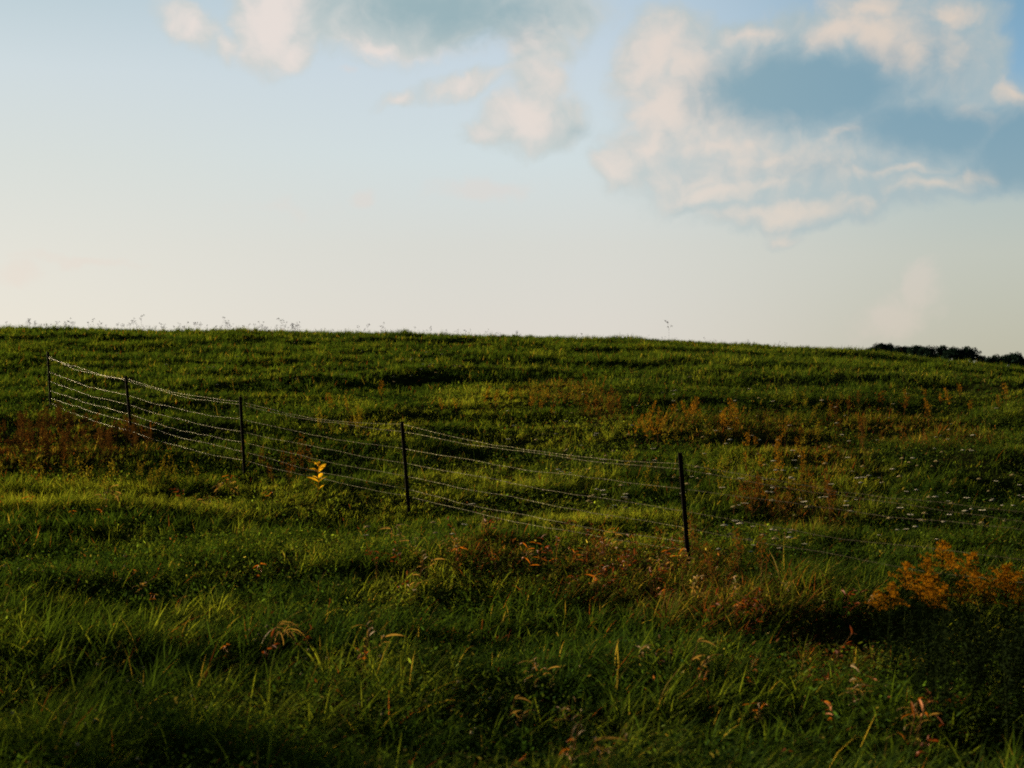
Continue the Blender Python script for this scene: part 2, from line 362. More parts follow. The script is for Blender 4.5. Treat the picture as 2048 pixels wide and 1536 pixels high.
def grass_colour(x, y, n):
    yel = pmask(YEL, x, y); rus = pmask(RUS, x, y)
    f1 = fbm(x / 2.2, y / 2.2, 3, 77); f2 = fbm(x / 0.8, y / 0.8, 2, 99)
    r = rng.random(n); r2 = rng.random(n)
    green = np.array([0.042, 0.068, 0.010]); dkg = np.array([0.020, 0.039, 0.009]); ygr = np.array([0.135, 0.152, 0.022]); straw = np.array([0.22, 0.155, 0.04]); red = np.array([0.13, 0.040, 0.014]); olive = np.array([0.075, 0.072, 0.010])
    k = np.clip((f1 - .35) * 1.8 + (r - .5) * .7 + yel * .6, 0, 1)[:, None]
    c = dkg * (1 - k) + green * k
    k = np.clip((f2 - .55) * 2 + (r2 - .6) * .9 + yel * .75 + .16 * (y < 20) * (r > .7), 0, 1)[:, None]; c = c * (1 - k) + ygr * k  # extra pale blades close by imitate sunlit tips in the colour
    k = np.clip(rus * .55 + (x > 4) * .15 * sm(y, 15, 30) - .35 * r, 0, 1)[:, None]; c = c * (1 - k) + olive * k
    c = np.where((rng.random(n) < 0.022 + 0.10 * rus + .03 * yel)[:, None], straw * (.6 + .6 * r[:, None]), c)
    c = np.where((rng.random(n) < 0.012 + 0.15 * rus)[:, None], red * (.6 + .8 * r[:, None]), c)
    return c * (0.80 + 0.66 * r2[:, None])

# ------------------------------------------------------------------ grass
def blades(x, y, hgt, wid, segs, lean, bend, spread=0.9, tuft=1.0, windx=1.0):
    n = len(x); z = terrain(x, y)
    base = -0.15 + (fbm(x / 2.6, y / 2.6, 2, 13) - .5) * 4.0        # wind from the left pushes blades to +X
    phi = base + rng.normal(0, spread, n)
    th0 = np.abs(rng.normal(lean, .28, n)); th1 = np.clip(rng.normal(bend, .5, n), 0.05, 2.2)
    col = grass_colour(x, y, n)
    sa = phi + math.pi / 2 + rng.normal(0, .7, n)
    sv = np.stack([np.cos(sa), np.sin(sa), rng.normal(0, .25, n)], 1)
    p = np.stack([x, y, z - 0.02], 1); co = []
    for i in range(segs + 1):
        t = i / segs; w = wid * (1 - t ** 1.6) * .5
        if i < segs: co += [p + sv * w[:, None], p - sv * w[:, None]]
        else: co.append(p.copy())
        th = th0 + th1 * (t + .5 / segs)
        p = p + (hgt / segs)[:, None] * np.stack([np.sin(th) * np.cos(phi), np.sin(th) * np.sin(phi), np.cos(th)], 1)
    nv = 2 * segs + 1; co = np.stack(co, 1).reshape(-1, 3); b = np.arange(n) * nv
    qs = [np.stack([b + 2 * i, b + 2 * i + 1, b + 2 * i + 3, b + 2 * i + 2], 1) for i in range(segs - 1)]
    tr = np.stack([b + 2 * segs - 2, b + 2 * segs - 1, b + 2 * segs], 1)
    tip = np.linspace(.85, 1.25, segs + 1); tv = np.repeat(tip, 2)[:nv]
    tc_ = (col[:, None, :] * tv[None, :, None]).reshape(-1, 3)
    return co, (np.concatenate(qs) if qs else np.zeros((0, 4), int)), tr, tc_
def scatter(y0, y1, dens, half=0.44, pad=1.0):
    A = half * (y1 * y1 - y0 * y0) + 2 * pad * (y1 - y0); n = int(A * dens)
    y = np.sqrt(rng.random(n) * (y1 * y1 - y0 * y0) + y0 * y0); x = (rng.random(n) * 2 - 1) * (half * y + pad)
    return x, y
def clump(x, y, amt, r=0.12, cell=0.35):
    """pull roots into tussocks"""
    cxi = np.floor(x / cell); cyi = np.floor(y / cell); h1 = np.modf(np.abs(np.sin(cxi * 12.9 + cyi * 78.2) * 43758.5))[0]; h2 = np.modf(np.abs(np.sin(cxi * 39.3 + cyi * 11.1) * 24634.6))[0]
    tx = (cxi + h1) * cell; ty = (cyi + h2) * cell; k = (rng.random(len(x)) < .6) * amt
    return x + (tx - x) * k * .75, y + (ty - y) * k * .75
parts = []
def hfield(x, y):
    h = 0.30 + 1.85 * fbm(x / 1.1, y / 0.9, 3, 3) ** 1.7
    return h * (0.75 + .6 * fbm(x / 5, y / 4, 2, 9))
for (y0, y1, dn, hh, ww, sg, ln, bd, sp) in (
    (5.2, 11, 1400, .40, .0150, 4, .55, 1.35, 1.15), (11, 17, 1150, .34, .0140, 4, .52, 1.2, 1.15),
    (17, 26, 850, .24, .012, 3, .48, .95, 1.2), (26, 40, 400, .19, .015, 3, .42, .85, 1.3),
    (40, 60, 260, .21, .022, 2, .38, .6, 1.5), (60, 84, 160, .23, .028, 2, .35, .6, 1.6), (84, 100, 25, .27, .03, 2, .3, .6, 1.5)):
    x, y = scatter(y0, y1, dn); x, y = clump(x, y, 1.0, cell=.3 + y0 * .006)
    h = hh * hfield(x, y) * rng.uniform(.55, 1.25, len(x)); w = ww * rng.uniform(.6, 1.4, len(x))
    parts.append(blades(x, y, h, w, sg, ln, bd, sp))
# a few taller upright seed-bearing culms
x, y = scatter(7, 70, 2.5); h = rng.uniform(.3, .5, len(x)); parts.append(blades(x, y, h, np.full(len(x), .005) + y * .0002, 3, .3, .9, 1.6))
co = []; qs = []; ts = []; tn = []; off = 0
for c, q, t, tcx in parts:
    co.append(c); qs.append(q + off); ts.append(t + off); tn.append(tcx); off += len(c)
co = np.concatenate(co); tn = np.concatenate(tn); tn = np.concatenate([tn, np.ones((len(tn), 1))], 1)
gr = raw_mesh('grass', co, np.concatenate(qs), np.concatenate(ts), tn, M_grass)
tag(gr, 'wind-blown meadow grass covering the whole hillside', 'grass', kind='stuff')
print('grass verts', len(co))
del co, qs, ts, tn, parts

# low broad leaves (clover, plantain, vetch) between the blades
def broad(y0, y1, dn, size):
    x, y = scatter(y0, y1, dn); keep = fbm(x / 1.5, y / 1.5, 2, 41) > .47; x = x[keep]; y = y[keep]; n = len(x)
    z = terrain(x, y) + rng.uniform(.06, .30, n) * hfield(x, y) ** .5; a = rng.random(n) * 6.283; tl = rng.normal(0, .5, n)
    s = size * rng.uniform(.5, 1.3, n); d = np.stack([np.cos(a), np.sin(a), tl], 1); e = np.stack([-np.sin(a), np.cos(a), rng.normal(0, .4, n)], 1)
    c = np.stack([x, y, z], 1); co = np.stack([c - d * s[:, None], c - e * (s * .5)[:, None] + d * (s * .1)[:, None], c + d * s[:, None], c + e * (s * .5)[:, None] + d * (s * .1)[:, None]], 1).reshape(-1, 3)
    b = np.arange(n) * 4; col = grass_colour(x, y, n) * np.array([.85, 1.0, 1.2]) * np.where(rng.random((n, 1)) < .12, 2.0, .8)
    return co, np.stack([b, b + 1, b + 2, b + 3], 1), np.repeat(col, 4, 0)
A = [broad(5.2, 12, 900, .020), broad(12, 20, 600, .020), broad(20, 40, 220, .022)]
co = np.concatenate([a[0] for a in A]); tn = np.concatenate([a[2] for a in A]); o_ = 0; qs = []
for a in A: qs.append(a[1] + o_); o_ += len(a[0])
gc = raw_mesh('ground_cover', co, np.concatenate(qs), None, np.concatenate([tn, np.ones((len(tn), 1))], 1), M_grass)
tag(gc, 'small clover and vetch leaves growing low among the grass', 'ground cover', kind='stuff')

# ------------------------------------------------------------------ fence
def at(px, py, d): return Vector(((px - 1024) / FPX * d, d, CZ + (768 - py) / FPX * d))
#            foot px, top px, top py, depth, wire py at the post (7 strands)
POSTS = [(2395, 2372, 1030, 12.6, (1054, 1080, 1095, 1152, 1205, 1262, 1310)),
         (1381, 1361, 905, 17.8, (927, 938, 977, 1022, 1055, 1084, 1100)),
         (822, 805, 843, 22.9, (848, 863, 897, 926, 952, 978, 992)),
         (492, 482, 793, 26.2, (803, 809, 838, 863, 884, 903, 920)),
         (269, 253, 752, 30.0, (757, 761, 790, 809, 828, 844, 862)),
         (104, 97, 703, 34.8, (712, 716, 743, 762, 781, 796, 806))
         ]
fence = tag(empty('fence', (0, 20, gz(0, 20))), 'barbed wire fence on slim dark steel posts running down the grassy slope', 'fence')
inv = fence.matrix_world.copy(); fl = fence.location.copy()
tops = [at(p[1], p[2], p[3]) for p in POSTS]
pl = []
for i, p in enumerate(POSTS):
    t = tops[i]; lean = (p[0] - p[1]) / (200 * 17.8 / p[3]) if p[3] < 40 else .05
    fx = (p[0] - 1024) / FPX * p[3]; ground_z = gz(fx, p[3]) - .35; hgt = t.z - ground_z
    fvec = Vector((fx, p[3], ground_z)); fvec.x = t.x + (fx - t.x) * 1.1
    d = (t - fvec); Lh = d.length; mb = MB()
    mb.box((-.027, -.004, 0), (.027, .004, Lh)); mb.box((-.004, .0042, 0), (.004, .044, Lh))
    k = 0.45
    while k < Lh - .03: mb.box((-.008, -.0115, k), (.008, -.0042, k + .022)); k += .054
    o = mb.build('post', M_post, fence); fa = math.atan2(tops[min(i + 1, len(tops) - 1)].y - tops[max(i - 1, 0)].y, tops[min(i + 1, len(tops) - 1)].x - tops[max(i - 1, 0)].x)
    zax = d.normalized(); xax = Vector((math.cos(fa), math.sin(fa), 0)); xax = (xax - zax * xax.dot(zax)).normalized(); yax = zax.cross(xax)
    mm = Matrix((xax, yax, zax)).transposed().to_4x4(); mm.translation = fvec - fl; o.matrix_local = mm
    def on(py, t=t, f=fvec, dd=p[3]):
        z = CZ + (768 - py) / FPX * dd; s_ = (t.z - z) / (t.z - f.z); return t.lerp(f, s_) + Vector((-.012, -.014, 0))
    pl.append([on(w) for w in p[4]])
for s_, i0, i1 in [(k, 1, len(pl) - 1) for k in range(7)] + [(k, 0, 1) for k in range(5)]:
    mb = MB(); rr = random.Random(100 + s_ + 10 * i0); pts = []; thin = .0017 if i0 else .0012
    for i in range(i0, i1):
        a, b = pl[i][s_], pl[i + 1][s_]; Ls = (b - a).length; nseg = int(Ls / .35); sag = rr.uniform(.02, .07) + (0.05 if s_ == 0 else 0)
        ph = rr.random() * 6
        for k in range(nseg):
            t = k / nseg; q = a.lerp(b, t); kk = math.sin(math.pi * t)
            q.z += -sag * 4 * t * (1 - t) + kk * (.012 * math.sin(t * Ls * 2.1 + ph) + rr.gauss(0, .006)); q.y += kk * rr.gauss(0, .008); pts.append(q)
    pts.append(pl[i1][s_])
    # twist two plies round the line
    P = np.array([[q.x - fl.x, q.y - fl.y, q.z - fl.z] for q in pts]); seg = np.linalg.norm(np.diff(P, axis=0), axis=1); cum = np.concatenate([[0], np.cumsum(seg)])
    ds = np.arange(0, cum[-1], .016); C = np.stack([np.interp(ds, cum, P[:, j]) for j in range(3)], 1); Tn = np.gradient(C, axis=0); Tn /= np.linalg.norm(Tn, axis=1)[:, None]
    U = np.cross(Tn, [0, 0, 1.0]); U /= np.linalg.norm(U, axis=1)[:, None]; Wv = np.cross(Tn, U)
    V = []; F = []; off = 0; nn = len(ds)
    for ply in (0, math.pi):
        ang = ds * 2 * math.pi / .09 + ply; c = C + (U * np.cos(ang)[:, None] + Wv * np.sin(ang)[:, None]) * thin
        ring = np.stack([c + (U * math.cos(a) + Wv * math.sin(a)) * thin for a in (0, 1.5708, 3.1416, 4.7124)], 1).reshape(-1, 3)
        V.append(ring); b = (np.arange(nn - 1) * 4)[:, None]
        for j in range(4): F.append(np.concatenate([b + j, b + (j + 1) % 4, b + 4 + (j + 1) % 4, b + 4 + j], 1) + off)
        off += len(ring)
    V = np.concatenate(V); F = np.concatenate(F)
    mb.v = [tuple(v) for v in V]; mb.f = [tuple(f) for f in F]
    dist = .1
    while dist < cum[-1]:
        j = min(int(dist / .016), nn - 1); c = Vector(C[j]); u = Vector(U[j]); w = Vector(Wv[j]); t = Vector(Tn[j]); q = rr.random() * 6
        for e in (0, 1.3):
            d = (u * math.cos(q + e) + w * math.sin(q + e) + t * rr.uniform(-.3, .3)) * .019
            mb.tube([c - d, c, c + d], .0007, .0011, 3)
        mb.tube([c - t * .008, c, c + t * .008], .003, .003, 5)
        dist += .125
    mb.build('wire', M_wire if i0 else M_wire_dark, fence)

# ------------------------------------------------------------------ weeds with stem + seed clusters
def weed_proto(name, hgt, nb, spread_, seed_mat, stem_mat, seeds, size, part='blossom_seed_clusters', rs=1, curve=.1, start=.35):
    random.seed(rs); root = empty(name); st = MB(); sd_ = MB(); lx = random.uniform(-curve, curve); ly = random.uniform(-curve, curve)
    f = lambda t: Vector((lx * t * t, ly * t * t, hgt * t))
    st.tube([f(i / 5) for i in range(6)], .005, .002, 4)
    for i in range(nb):
        t = start + (1 - start) * (i + random.random()) / nb; t = min(t, .98); p = f(t); a = i * 2.4 + random.random(); L_ = spread_ * (1.15 - t) * random.uniform(.6, 1.3) + .03
        q = p + Vector((math.cos(a) * L_ * .6, math.sin(a) * L_ * .6, L_ * .9)); mid = (p + q) / 2 + Vector((math.cos(a), math.sin(a), -.2)) * L_ * .12
        st.tube([p, mid, q], .0022, .0012, 3)
        for k in range(seeds):
            u = random.uniform(.3, 1.08); c = p.lerp(q, u) + Vector((random.gauss(0, 1), random.gauss(0, 1), random.gauss(0, 1))) * size * 1.4; sd_.quad(c, size * random.uniform(.5, 1.2))
    st.build('stem', stem_mat, root); sd_.build(part, seed_mat, root)  # seed clusters of the weed, many loose pieces in one mesh
    lf = MB()
    for i in range(7):
        a = i * 2.1; p = f(random.uniform(.1, .7)); lf.leaf(p, (math.cos(a), math.sin(a), .6), random.uniform(.06, .12), .018, 1.0, 3)
    lf.build('leaves', stem_mat, root)
    return root
PROTO = {
 'brown': [weed_proto('brown_weed', .60, 14, .17, M_brown, M_stem, 20, .012, rs=31), weed_proto('brown_weed', .48, 12, .15, M_rust, M_stem, 14, .010, rs=32), weed_proto('brown_weed', .70, 14, .18, M_brown, M_stem, 20, .012, rs=33)],
 'rust': [weed_proto('rust_weed', .62, 11, .16, M_rust, M_stem, 14, .010, rs=1), weed_proto('rust_weed', .50, 9, .13, M_rust, M_stem, 14, .011, rs=2), weed_proto('rust_weed', .72, 13, .18, M_rust, M_stem, 12, .010, rs=3)],
 'ochre': [weed_proto('ochre_weed', .60, 11, .17, M_ochre, M_stem, 14, .011, rs=4), weed_proto('ochre_weed', .5, 9, .15, M_ochre, M_stem, 14, .012, rs=5)],
 'yellow': [weed_proto('yellow_weed', .50, 9, .14, M_yseed, M_gstem, 12, .011, rs=6), weed_proto('yellow_weed', .62, 11, .15, M_yseed, M_gstem, 12, .010, rs=7)]}
used = set()
def place(proto, x, y, label, cat, group, s=1.0, rz=None, ry=0.0, dz=0.0):
    rz = random.uniform(0, 6.28) if rz is None else rz
    loc = (x, y, gz(x, y) + dz)
    if proto.name not in used:
        used.add(proto.name); o = proto; o.location = loc; o.rotation_euler = (0, ry, rz); o.scale = (s, s, s)
    else: o = dup(proto, loc, rz, s, random.gauss(0, .06), ry)
    return tag(o, label, cat, group)
random.seed(21)
WEEDS = [  # kind, px, py, rx, ry, count, label, group
 ('rust', 1200, 822, 46, 18, 12, 'rust red dried weed in the first red patch on the mid slope', 'rust red weeds in the small mid slope patch'),
 ('ochre', 1352, 850, 60, 18, 13, 'orange dried weed in the brightest orange patch halfway up the hill', 'orange weeds halfway up the hill'),
 ('ochre', 1462, 862, 40, 22, 11, 'ochre weed in the patch beside the brightest orange one', 'ochre weeds next to the orange patch'),
 ('rust', 1490, 8100, 50, 15, 8, 'rusty weed below the ochre patch on the hill', 'rusty weeds below the ochre patch'),
 ('ochre', 1575, 930, 100, 50, 15, 'ochre weed uphill behind the nearest fence wires', 'ochre weeds behind the nearest fence wires'),
 ('rust', 1570, 1030, 110, 40, 14, 'rusty brown weed along the wires past the nearest post', 'rusty weeds along the wires past the nearest post'),
 ('rust', 1780, 860, 190, 50, 14, 'brown weed scattered among white flowers high on the slope', 'brown weeds among the white flowers'),
 ('yellow', 1110, 800, 90, 25, 12, 'yellow green weed above the first red patch', 'yellow green weeds above the red patch'),
 ('yellow', 690, 865, 60, 16, 10, 'pale yellow weed behind the wires between two middle posts', 'pale yellow weeds behind the middle posts'),
 ('brown', 130, 900, 175, 42, 80, 'dark red brown weed in the dense thicket below the farthest posts', 'red brown weeds in the thicket below the farthest posts'),
 ('yellow', 200, 975, 210, 22, 20, 'yellowing weed in the sunlit band in front of the thicket', 'yellowing weeds in the sunlit band'),
 ('rust', 560, 950, 70, 22, 9, 'thin rusty weed near the foot of the middle post', 'thin rusty weeds at the middle post foot'),
 ('ochre', 1290, 885, 30, 12, 5, 'small orange weed clump under the orange patch', 'small orange weeds under the orange patch'),
 ('yellow', 1640, 830, 60, 25, 8, 'yellow topped weed high on the hill beyond the ochre patch', 'yellow topped weeds high on the hill'),
 ('ochre', 900, 815, 260, 30, 12, 'small orange weed fleck on the slope above the second nearest post', 'small orange weeds above the second nearest post'),
 ('yellow', 1500, 950, 330, 70, 22, 'yellow weed scattered through the flowery slope behind the nearest post', 'yellow weeds in the flowery slope'),
 ('ochre', 1900, 820, 120, 25, 9, 'orange brown weed near the far edge of the upper slope', 'orange brown weeds at the far edge of the slope'),
 ('rust', 1380, 1150, 190, 40, 16, 'reddish weed in tangled grass in front of the nearest post', 'reddish weeds in front of the nearest post'),
]
for kind, px, py, rx, ry, n, lab, grp in WEEDS:
    for i in range(n):
        a = random.random() * 6.28; r_ = math.sqrt(random.random()); x, y, z = ground(px + math.cos(a) * r_ * rx, py + math.sin(a) * r_ * ry, .1)
        place(random.choice(PROTO[kind]), x, y, lab, 'weed', grp, random.uniform(.65, 1.15) * (.85 if py > 1100 else 1))

# ------------------------------------------------------------------ white umbels
def umbel(rs, m_, flat=.3):
    random.seed(rs); root = empty('umbel_flower'); st = MB(); h = .60; lx = random.uniform(-.08, .08)
    f = lambda t: Vector((lx * t * t, 0, h * t)); st.tube([f(i / 4) for i in range(5)], .003, .002, 4)
    hd = MB(); tp = f(1)
    for i in range(26):
        rr_ = math.sqrt((i + .5) / 26) * .052; a = i * 2.4; c = tp + Vector((math.cos(a) * rr_, math.sin(a) * rr_, .028 + .012 - rr_ * flat)); st.tube([tp, c], .0009, .0007, 3)
        hd.blob(c, .0125, .007)
    st.build('stem', M_gstem, root); hd.build('flower_head', m_, root); return root
UM = [umbel(1, M_white), umbel(2, M_white, -.2), umbel(3, M_cream, .6)]
random.seed(5)
UMB = [(1500, 880, 540, 120, 95, 'white lacy flower head scattered high on the slope behind the fence', 'white flowers high on the slope'),
       (1740, 1010, 330, 80, 80, 'white lacy flower head in the meadow above the orange goldenrod', 'white flowers above the goldenrod'),
       (1220, 1010, 45, 30, 16, 'white lacy flower in the tight cluster left of the nearest post', 'white flowers clustered beside the nearest post'),
       (1520, 1085, 100, 30, 16, 'white lacy flower low behind the nearest post', 'white flowers low behind the nearest post'),
       (1130, 915, 160, 30, 12, 'white lacy flower beside the wires between two nearest posts', 'white flowers beside the wires'),
       (860, 735, 60, 30, 12, 'pale flower head near the hilltop above the middle posts', 'pale flowers near the hilltop'),
       (560, 740, 380, 50, 26, 'tiny pale flower head on the upper slope beyond the wires', 'tiny pale flowers on the upper slope'),
       (830, 1060, 130, 40, 7, 'pale flower in the lit grass by the second nearest post', 'pale flowers in grass by the second post')]
for px, py, rx, ry, n, lab, grp in UMB:
    for i in range(n):
        a = random.random() * 6.28; r_ = math.sqrt(random.random()); x, y, z = ground(px + math.cos(a) * r_ * rx, py + math.sin(a) * r_ * ry, .35)
        place(random.choice(UM), x, y, lab, 'wildflower', grp, random.uniform(.5, .95))

# clover heads in the shaded foreground
def clover(rs):
    random.seed(rs); root = empty('clover_flower'); st = MB(); st.tube([(0, 0, 0), (.01, 0, .14), (.03, .01, .30)], .002, .0015, 4); hd = MB()
    for i in range(36):
        t = math.acos(1 - 2 * (i + .5) / 36 * .85); a = i * 2.4; d = Vector((math.sin(t) * math.cos(a), math.sin(t) * math.sin(a), math.cos(t))); hd.blob(Vector((.03, .01, .305)) + d * .010, .005)
    st.build('stem', M_gstem, root); hd.build('flower_head', M_cream, root); return root
CL = [clover(1), clover(2)]
random.seed(9)
for (px, py, rx, ry, n, lab, grp) in ((170, 1420, 170, 90, 14, 'round pale clover head in the dim corner grass', 'clover heads in the dim corner'),
    (480, 1330, 220, 90, 16, 'round pale clover head in shaded grass in front of the drooping dry stalks', 'clover heads before the dry stalks'),
    (200, 1160, 190, 60, 12, 'small pale clover head in the grass below the red brown thicket', 'clover heads below the thicket'),
    (950, 1400, 250, 90, 14, 'pale clover head in the middle foreground grass', 'clover heads in the middle foreground')):
    for i in range(n):
        x, y, z = ground(px + random.uniform(-rx, rx), py + random.uniform(-ry, ry), .3); place(random.choice(CL), x, y, lab, 'clover', grp, random.uniform(.65, 1.0))

# ------------------------------------------------------------------ dry stalks on the skyline
def sky_weed(rs):
    random.seed(rs); mb = MB(); h = random.uniform(.55, .8); lx = random.uniform(-.15, .25)
    f = lambda t: Vector((lx * t * t, 0, h * t)); mb.tube([f(i / 3) for i in range(4)], .0042, .003, 3)
    for i in range(random.randint(2, 5)):
        t = random.uniform(.55, .95); p = f(t); a = random.random() * 6.28; q = p + Vector((math.cos(a) * .12, math.sin(a) * .12, random.uniform(.08, .2))); mb.tube([p, q], .0022, .0022, 3)
        for k in range(5): mb.blob(q + Vector((random.gauss(0, .012), random.gauss(0, .012), random.gauss(0, .008))), .019, .015)
    for k in range(7): mb.blob(f(1) + Vector((random.gauss(0, .018), random.gauss(0, .018), random.gauss(0, .01))), .021, .017)
    return mb.build('dry_weed', M_dark)
SW = [sky_weed(i) for i in range(7)]; KIDS.update()
random.seed(33); _c = np.arange(60, 95, .5)
for (x0, x1, n, s0, lab, grp) in ((0, 330, 90, .95, 'thin dry seed stalk on the skyline above the farthest fence posts', 'skyline seed stalks above the farthest posts'),
        (330, 640, 66, 1.0, 'thin dry seed stalk on the skyline at the taller rough grass', 'skyline seed stalks at the rough grass'),
        (640, 1000, 50, .8, 'thin dry seed stalk on the skyline above the dark tussock', 'skyline seed stalks above the dark tussock'),
        (1000, 1420, 30, .7, 'sparse dry seed stalk on the middle of the skyline', 'sparse skyline seed stalks'),
        (1420, 1780, 44, .75, 'dry seed stalk on the skyline next to the distant trees', 'skyline seed stalks next to the trees')):
    for i in range(n):
        px = random.uniform(x0, x1)
        if random.random() < .5: px = x0 + (x1 - x0) * (round((px - x0) / (x1 - x0) * 5) / 5) + random.gauss(0, 14)
        k = (px - 1024) / FPX; e = (terrain(k * _c, _c) - CZ) / _c; y = float(_c[int(np.argmax(e))]) + random.uniform(-4, 5)
        p = random.choice(SW); s = s0 * random.choice((.3, .4, .5, .6, .75, 1.0)) * random.uniform(.8, 1.15); x = k * y
        if p.name in used: o = p.copy(); COL.objects.link(o)
        else: o = p; used.add(p.name)
        s = max(s, .55 * s0); o.location = (x, y, gz(x, y) + .08 - random.random() ** 1.5 * .42 * s); o.rotation_euler = (random.gauss(0, .08), random.gauss(.05, .1), random.random() * 6.28); o.scale = (s, s, s); tag(o, lab, 'seed stalk', grp)
k = (1338 - 1024) / FPX; e = (terrain(k * _c, _c) - CZ) / _c; y = float(_c[int(np.argmax(e))])
o = SW[0].copy(); COL.objects.link(o); o.location = (k * y, y, gz(k * y, y)); o.scale = (1.35,) * 3; o.name = 'dry_weed'
tag(o, 'tallest lone seed stalk standing above the middle of the skyline', 'seed stalk')

# ------------------------------------------------------------------ goldenrod
def goldenrod(rs, h, plume=True):
    random.seed(rs); root = empty('goldenrod' if plume else 'leafy_weed'); st = MB(); lf = MB(); pm = MB(); lx = random.uniform(-.12, .28); ly = random.uniform(-.08, .08)
    f = lambda t: Vector((lx * t * t, ly * t * t, h * t)); st.tube([f(i / 6) for i in range(7)], .006, .003, 5)
    n = int(h * 46)
    for i in range(n):
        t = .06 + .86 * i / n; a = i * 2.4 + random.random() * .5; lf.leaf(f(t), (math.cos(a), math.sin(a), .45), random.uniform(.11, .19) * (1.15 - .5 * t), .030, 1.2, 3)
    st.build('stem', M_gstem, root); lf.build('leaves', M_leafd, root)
    if plume:
        for i in range(17):
            t = .80 + .2 * i / 17; p = f(t); a = i * 2.4 + random.random(); L_ = (.17 - .13 * (i / 17)) * random.uniform(.7, 1.25); pts = []
            d = Vector((math.cos(a) + .25, math.sin(a), .85)).normalized(); q = p.copy()
            for k in range(7):
                pts.append(q.copy()); q = q + d * (L_ / 6); d = (d + Vector((0, 0, -.20))).normalized()
            pm.tube(pts, .0018, .001, 3)
            for k, c in enumerate(pts[1:]):
                for m_ in range(7): pm.quad(c + Vector((random.gauss(0, .007), random.gauss(0, .007), abs(random.gauss(.006, .007)))), random.uniform(.004, .008))
        pm.build('blossom_seed_clusters', M_gold, root)
    return root
GR = [goldenrod(i, h) for i, h in ((1, 1.08), (2, .98), (3, 1.15))]; LW = [goldenrod(i, h, False) for i, h in ((11, .75), (12, .9), (13, .62))]
random.seed(3)
GP = [(1878, 1068, 12.2, 'tallest goldenrod plume at the peak of the orange clump'), (1856, 1086, 12.3, 'goldenrod plume just below the highest one'), (1832, 1100, 12.0, 'goldenrod plume on the rising edge of the orange clump'), (1800, 1112, 12.0, 'broad goldenrod plume on the near side of the rising edge'), (1780, 1130, 11.8, 'goldenrod plume low on the outer edge of the clump'),
      (1764, 1150, 11.7, 'lowest outermost goldenrod plume beside the tall green grass'), (1852, 1138, 11.6, 'goldenrod plume beneath the peak plumes'), (1918, 1104, 12.4, 'rounded goldenrod plume alone in the middle of the clump'), (1905, 1148, 11.7, 'drooping goldenrod plume under the rounded middle one'), (1942, 1130, 12.1, 'small goldenrod plume between the two larger bunches'),
      (1974, 1128, 11.9, 'goldenrod plume starting the second orange bunch'), (1998, 1118, 12.3, 'tallest goldenrod plume of the second orange bunch'), (2012, 1140, 12.0, 'goldenrod plume behind the second orange bunch'), (2046, 1118, 12.2, 'goldenrod plume cut by the picture edge'), (2022, 1166, 11.5, 'low goldenrod plume below the second bunch'), (1962, 1152, 11.6, 'low drooping goldenrod plume in front of the second bunch'),
      (1806, 1155, 11.4, 'faint goldenrod plume low inside the dark leaves'), (1745, 1170, 11.9, 'small short goldenrod sprig among grass outside the clump'), (2085, 1135, 12.2, 'goldenrod plume beyond the picture edge'), (2120, 1110, 12.5, 'far outer goldenrod plume of the clump')]
for j, (px, py, d, lab) in enumerate(GP):
    x = (px - 1024) / FPX * d; zt = CZ + (768 - py) / FPX * d; p = GR[j % 3]; hp = (1.08, .98, 1.15)[j % 3]; z0 = gz(x, d); s = (zt - z0) / (hp * 1.06)
    o = place(p, x, d, lab, 'goldenrod', 'goldenrod plants in the orange clump', max(.45, s)); o.rotation_euler = (0, .10, random.uniform(-.5, .5))
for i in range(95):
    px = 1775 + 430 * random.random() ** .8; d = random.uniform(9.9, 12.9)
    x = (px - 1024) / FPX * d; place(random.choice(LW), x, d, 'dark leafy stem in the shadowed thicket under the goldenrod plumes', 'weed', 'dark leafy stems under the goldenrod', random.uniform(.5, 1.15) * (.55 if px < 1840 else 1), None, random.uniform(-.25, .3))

# ------------------------------------------------------------------ the bright yellow seedling
yx, yy, yz = ground(636, 985, .1)
ys = tag(empty('yellow_seedling', (yx, yy, yz + .0), 0, 0, .85), 'bright yellow orange leafy seedling glowing in the grass behind the lit band', 'seedling')
st = MB(); st.tube([(0, 0, 0), (.01, 0, .25), (.0, 0, .5), (.03, 0, .66)], .006, .003, 5); st.build('stem', M_ochre, ys); random.seed(8)
for (t, a, L_) in ((.30, 3.2, .26), (.33, .1, .24), (.36, 4.4, .20), (.38, 1.2, .2), (.50, 3.4, .22), (.52, -.2, .22), (.55, 2.2, .17), (.57, 5.2, .16), (.62, 3.0, .2), (.64, .4, .2), (.65, 1.6, .15), (.66, 4.6, .15), (.2, 2.9, .2), (.18, .3, .18)):
    lf = MB(); a += random.uniform(-.5, .5); lf.leaf((.01, 0, t * random.uniform(.85, 1.05)), (math.cos(a), math.sin(a) * .7, random.uniform(.4, 1.3)), L_ * random.uniform(.7, 1.15), .072, random.uniform(.3, 1.3), 5, random.uniform(-.9, .9)); lf.build('leaf', M_yellow, ys)

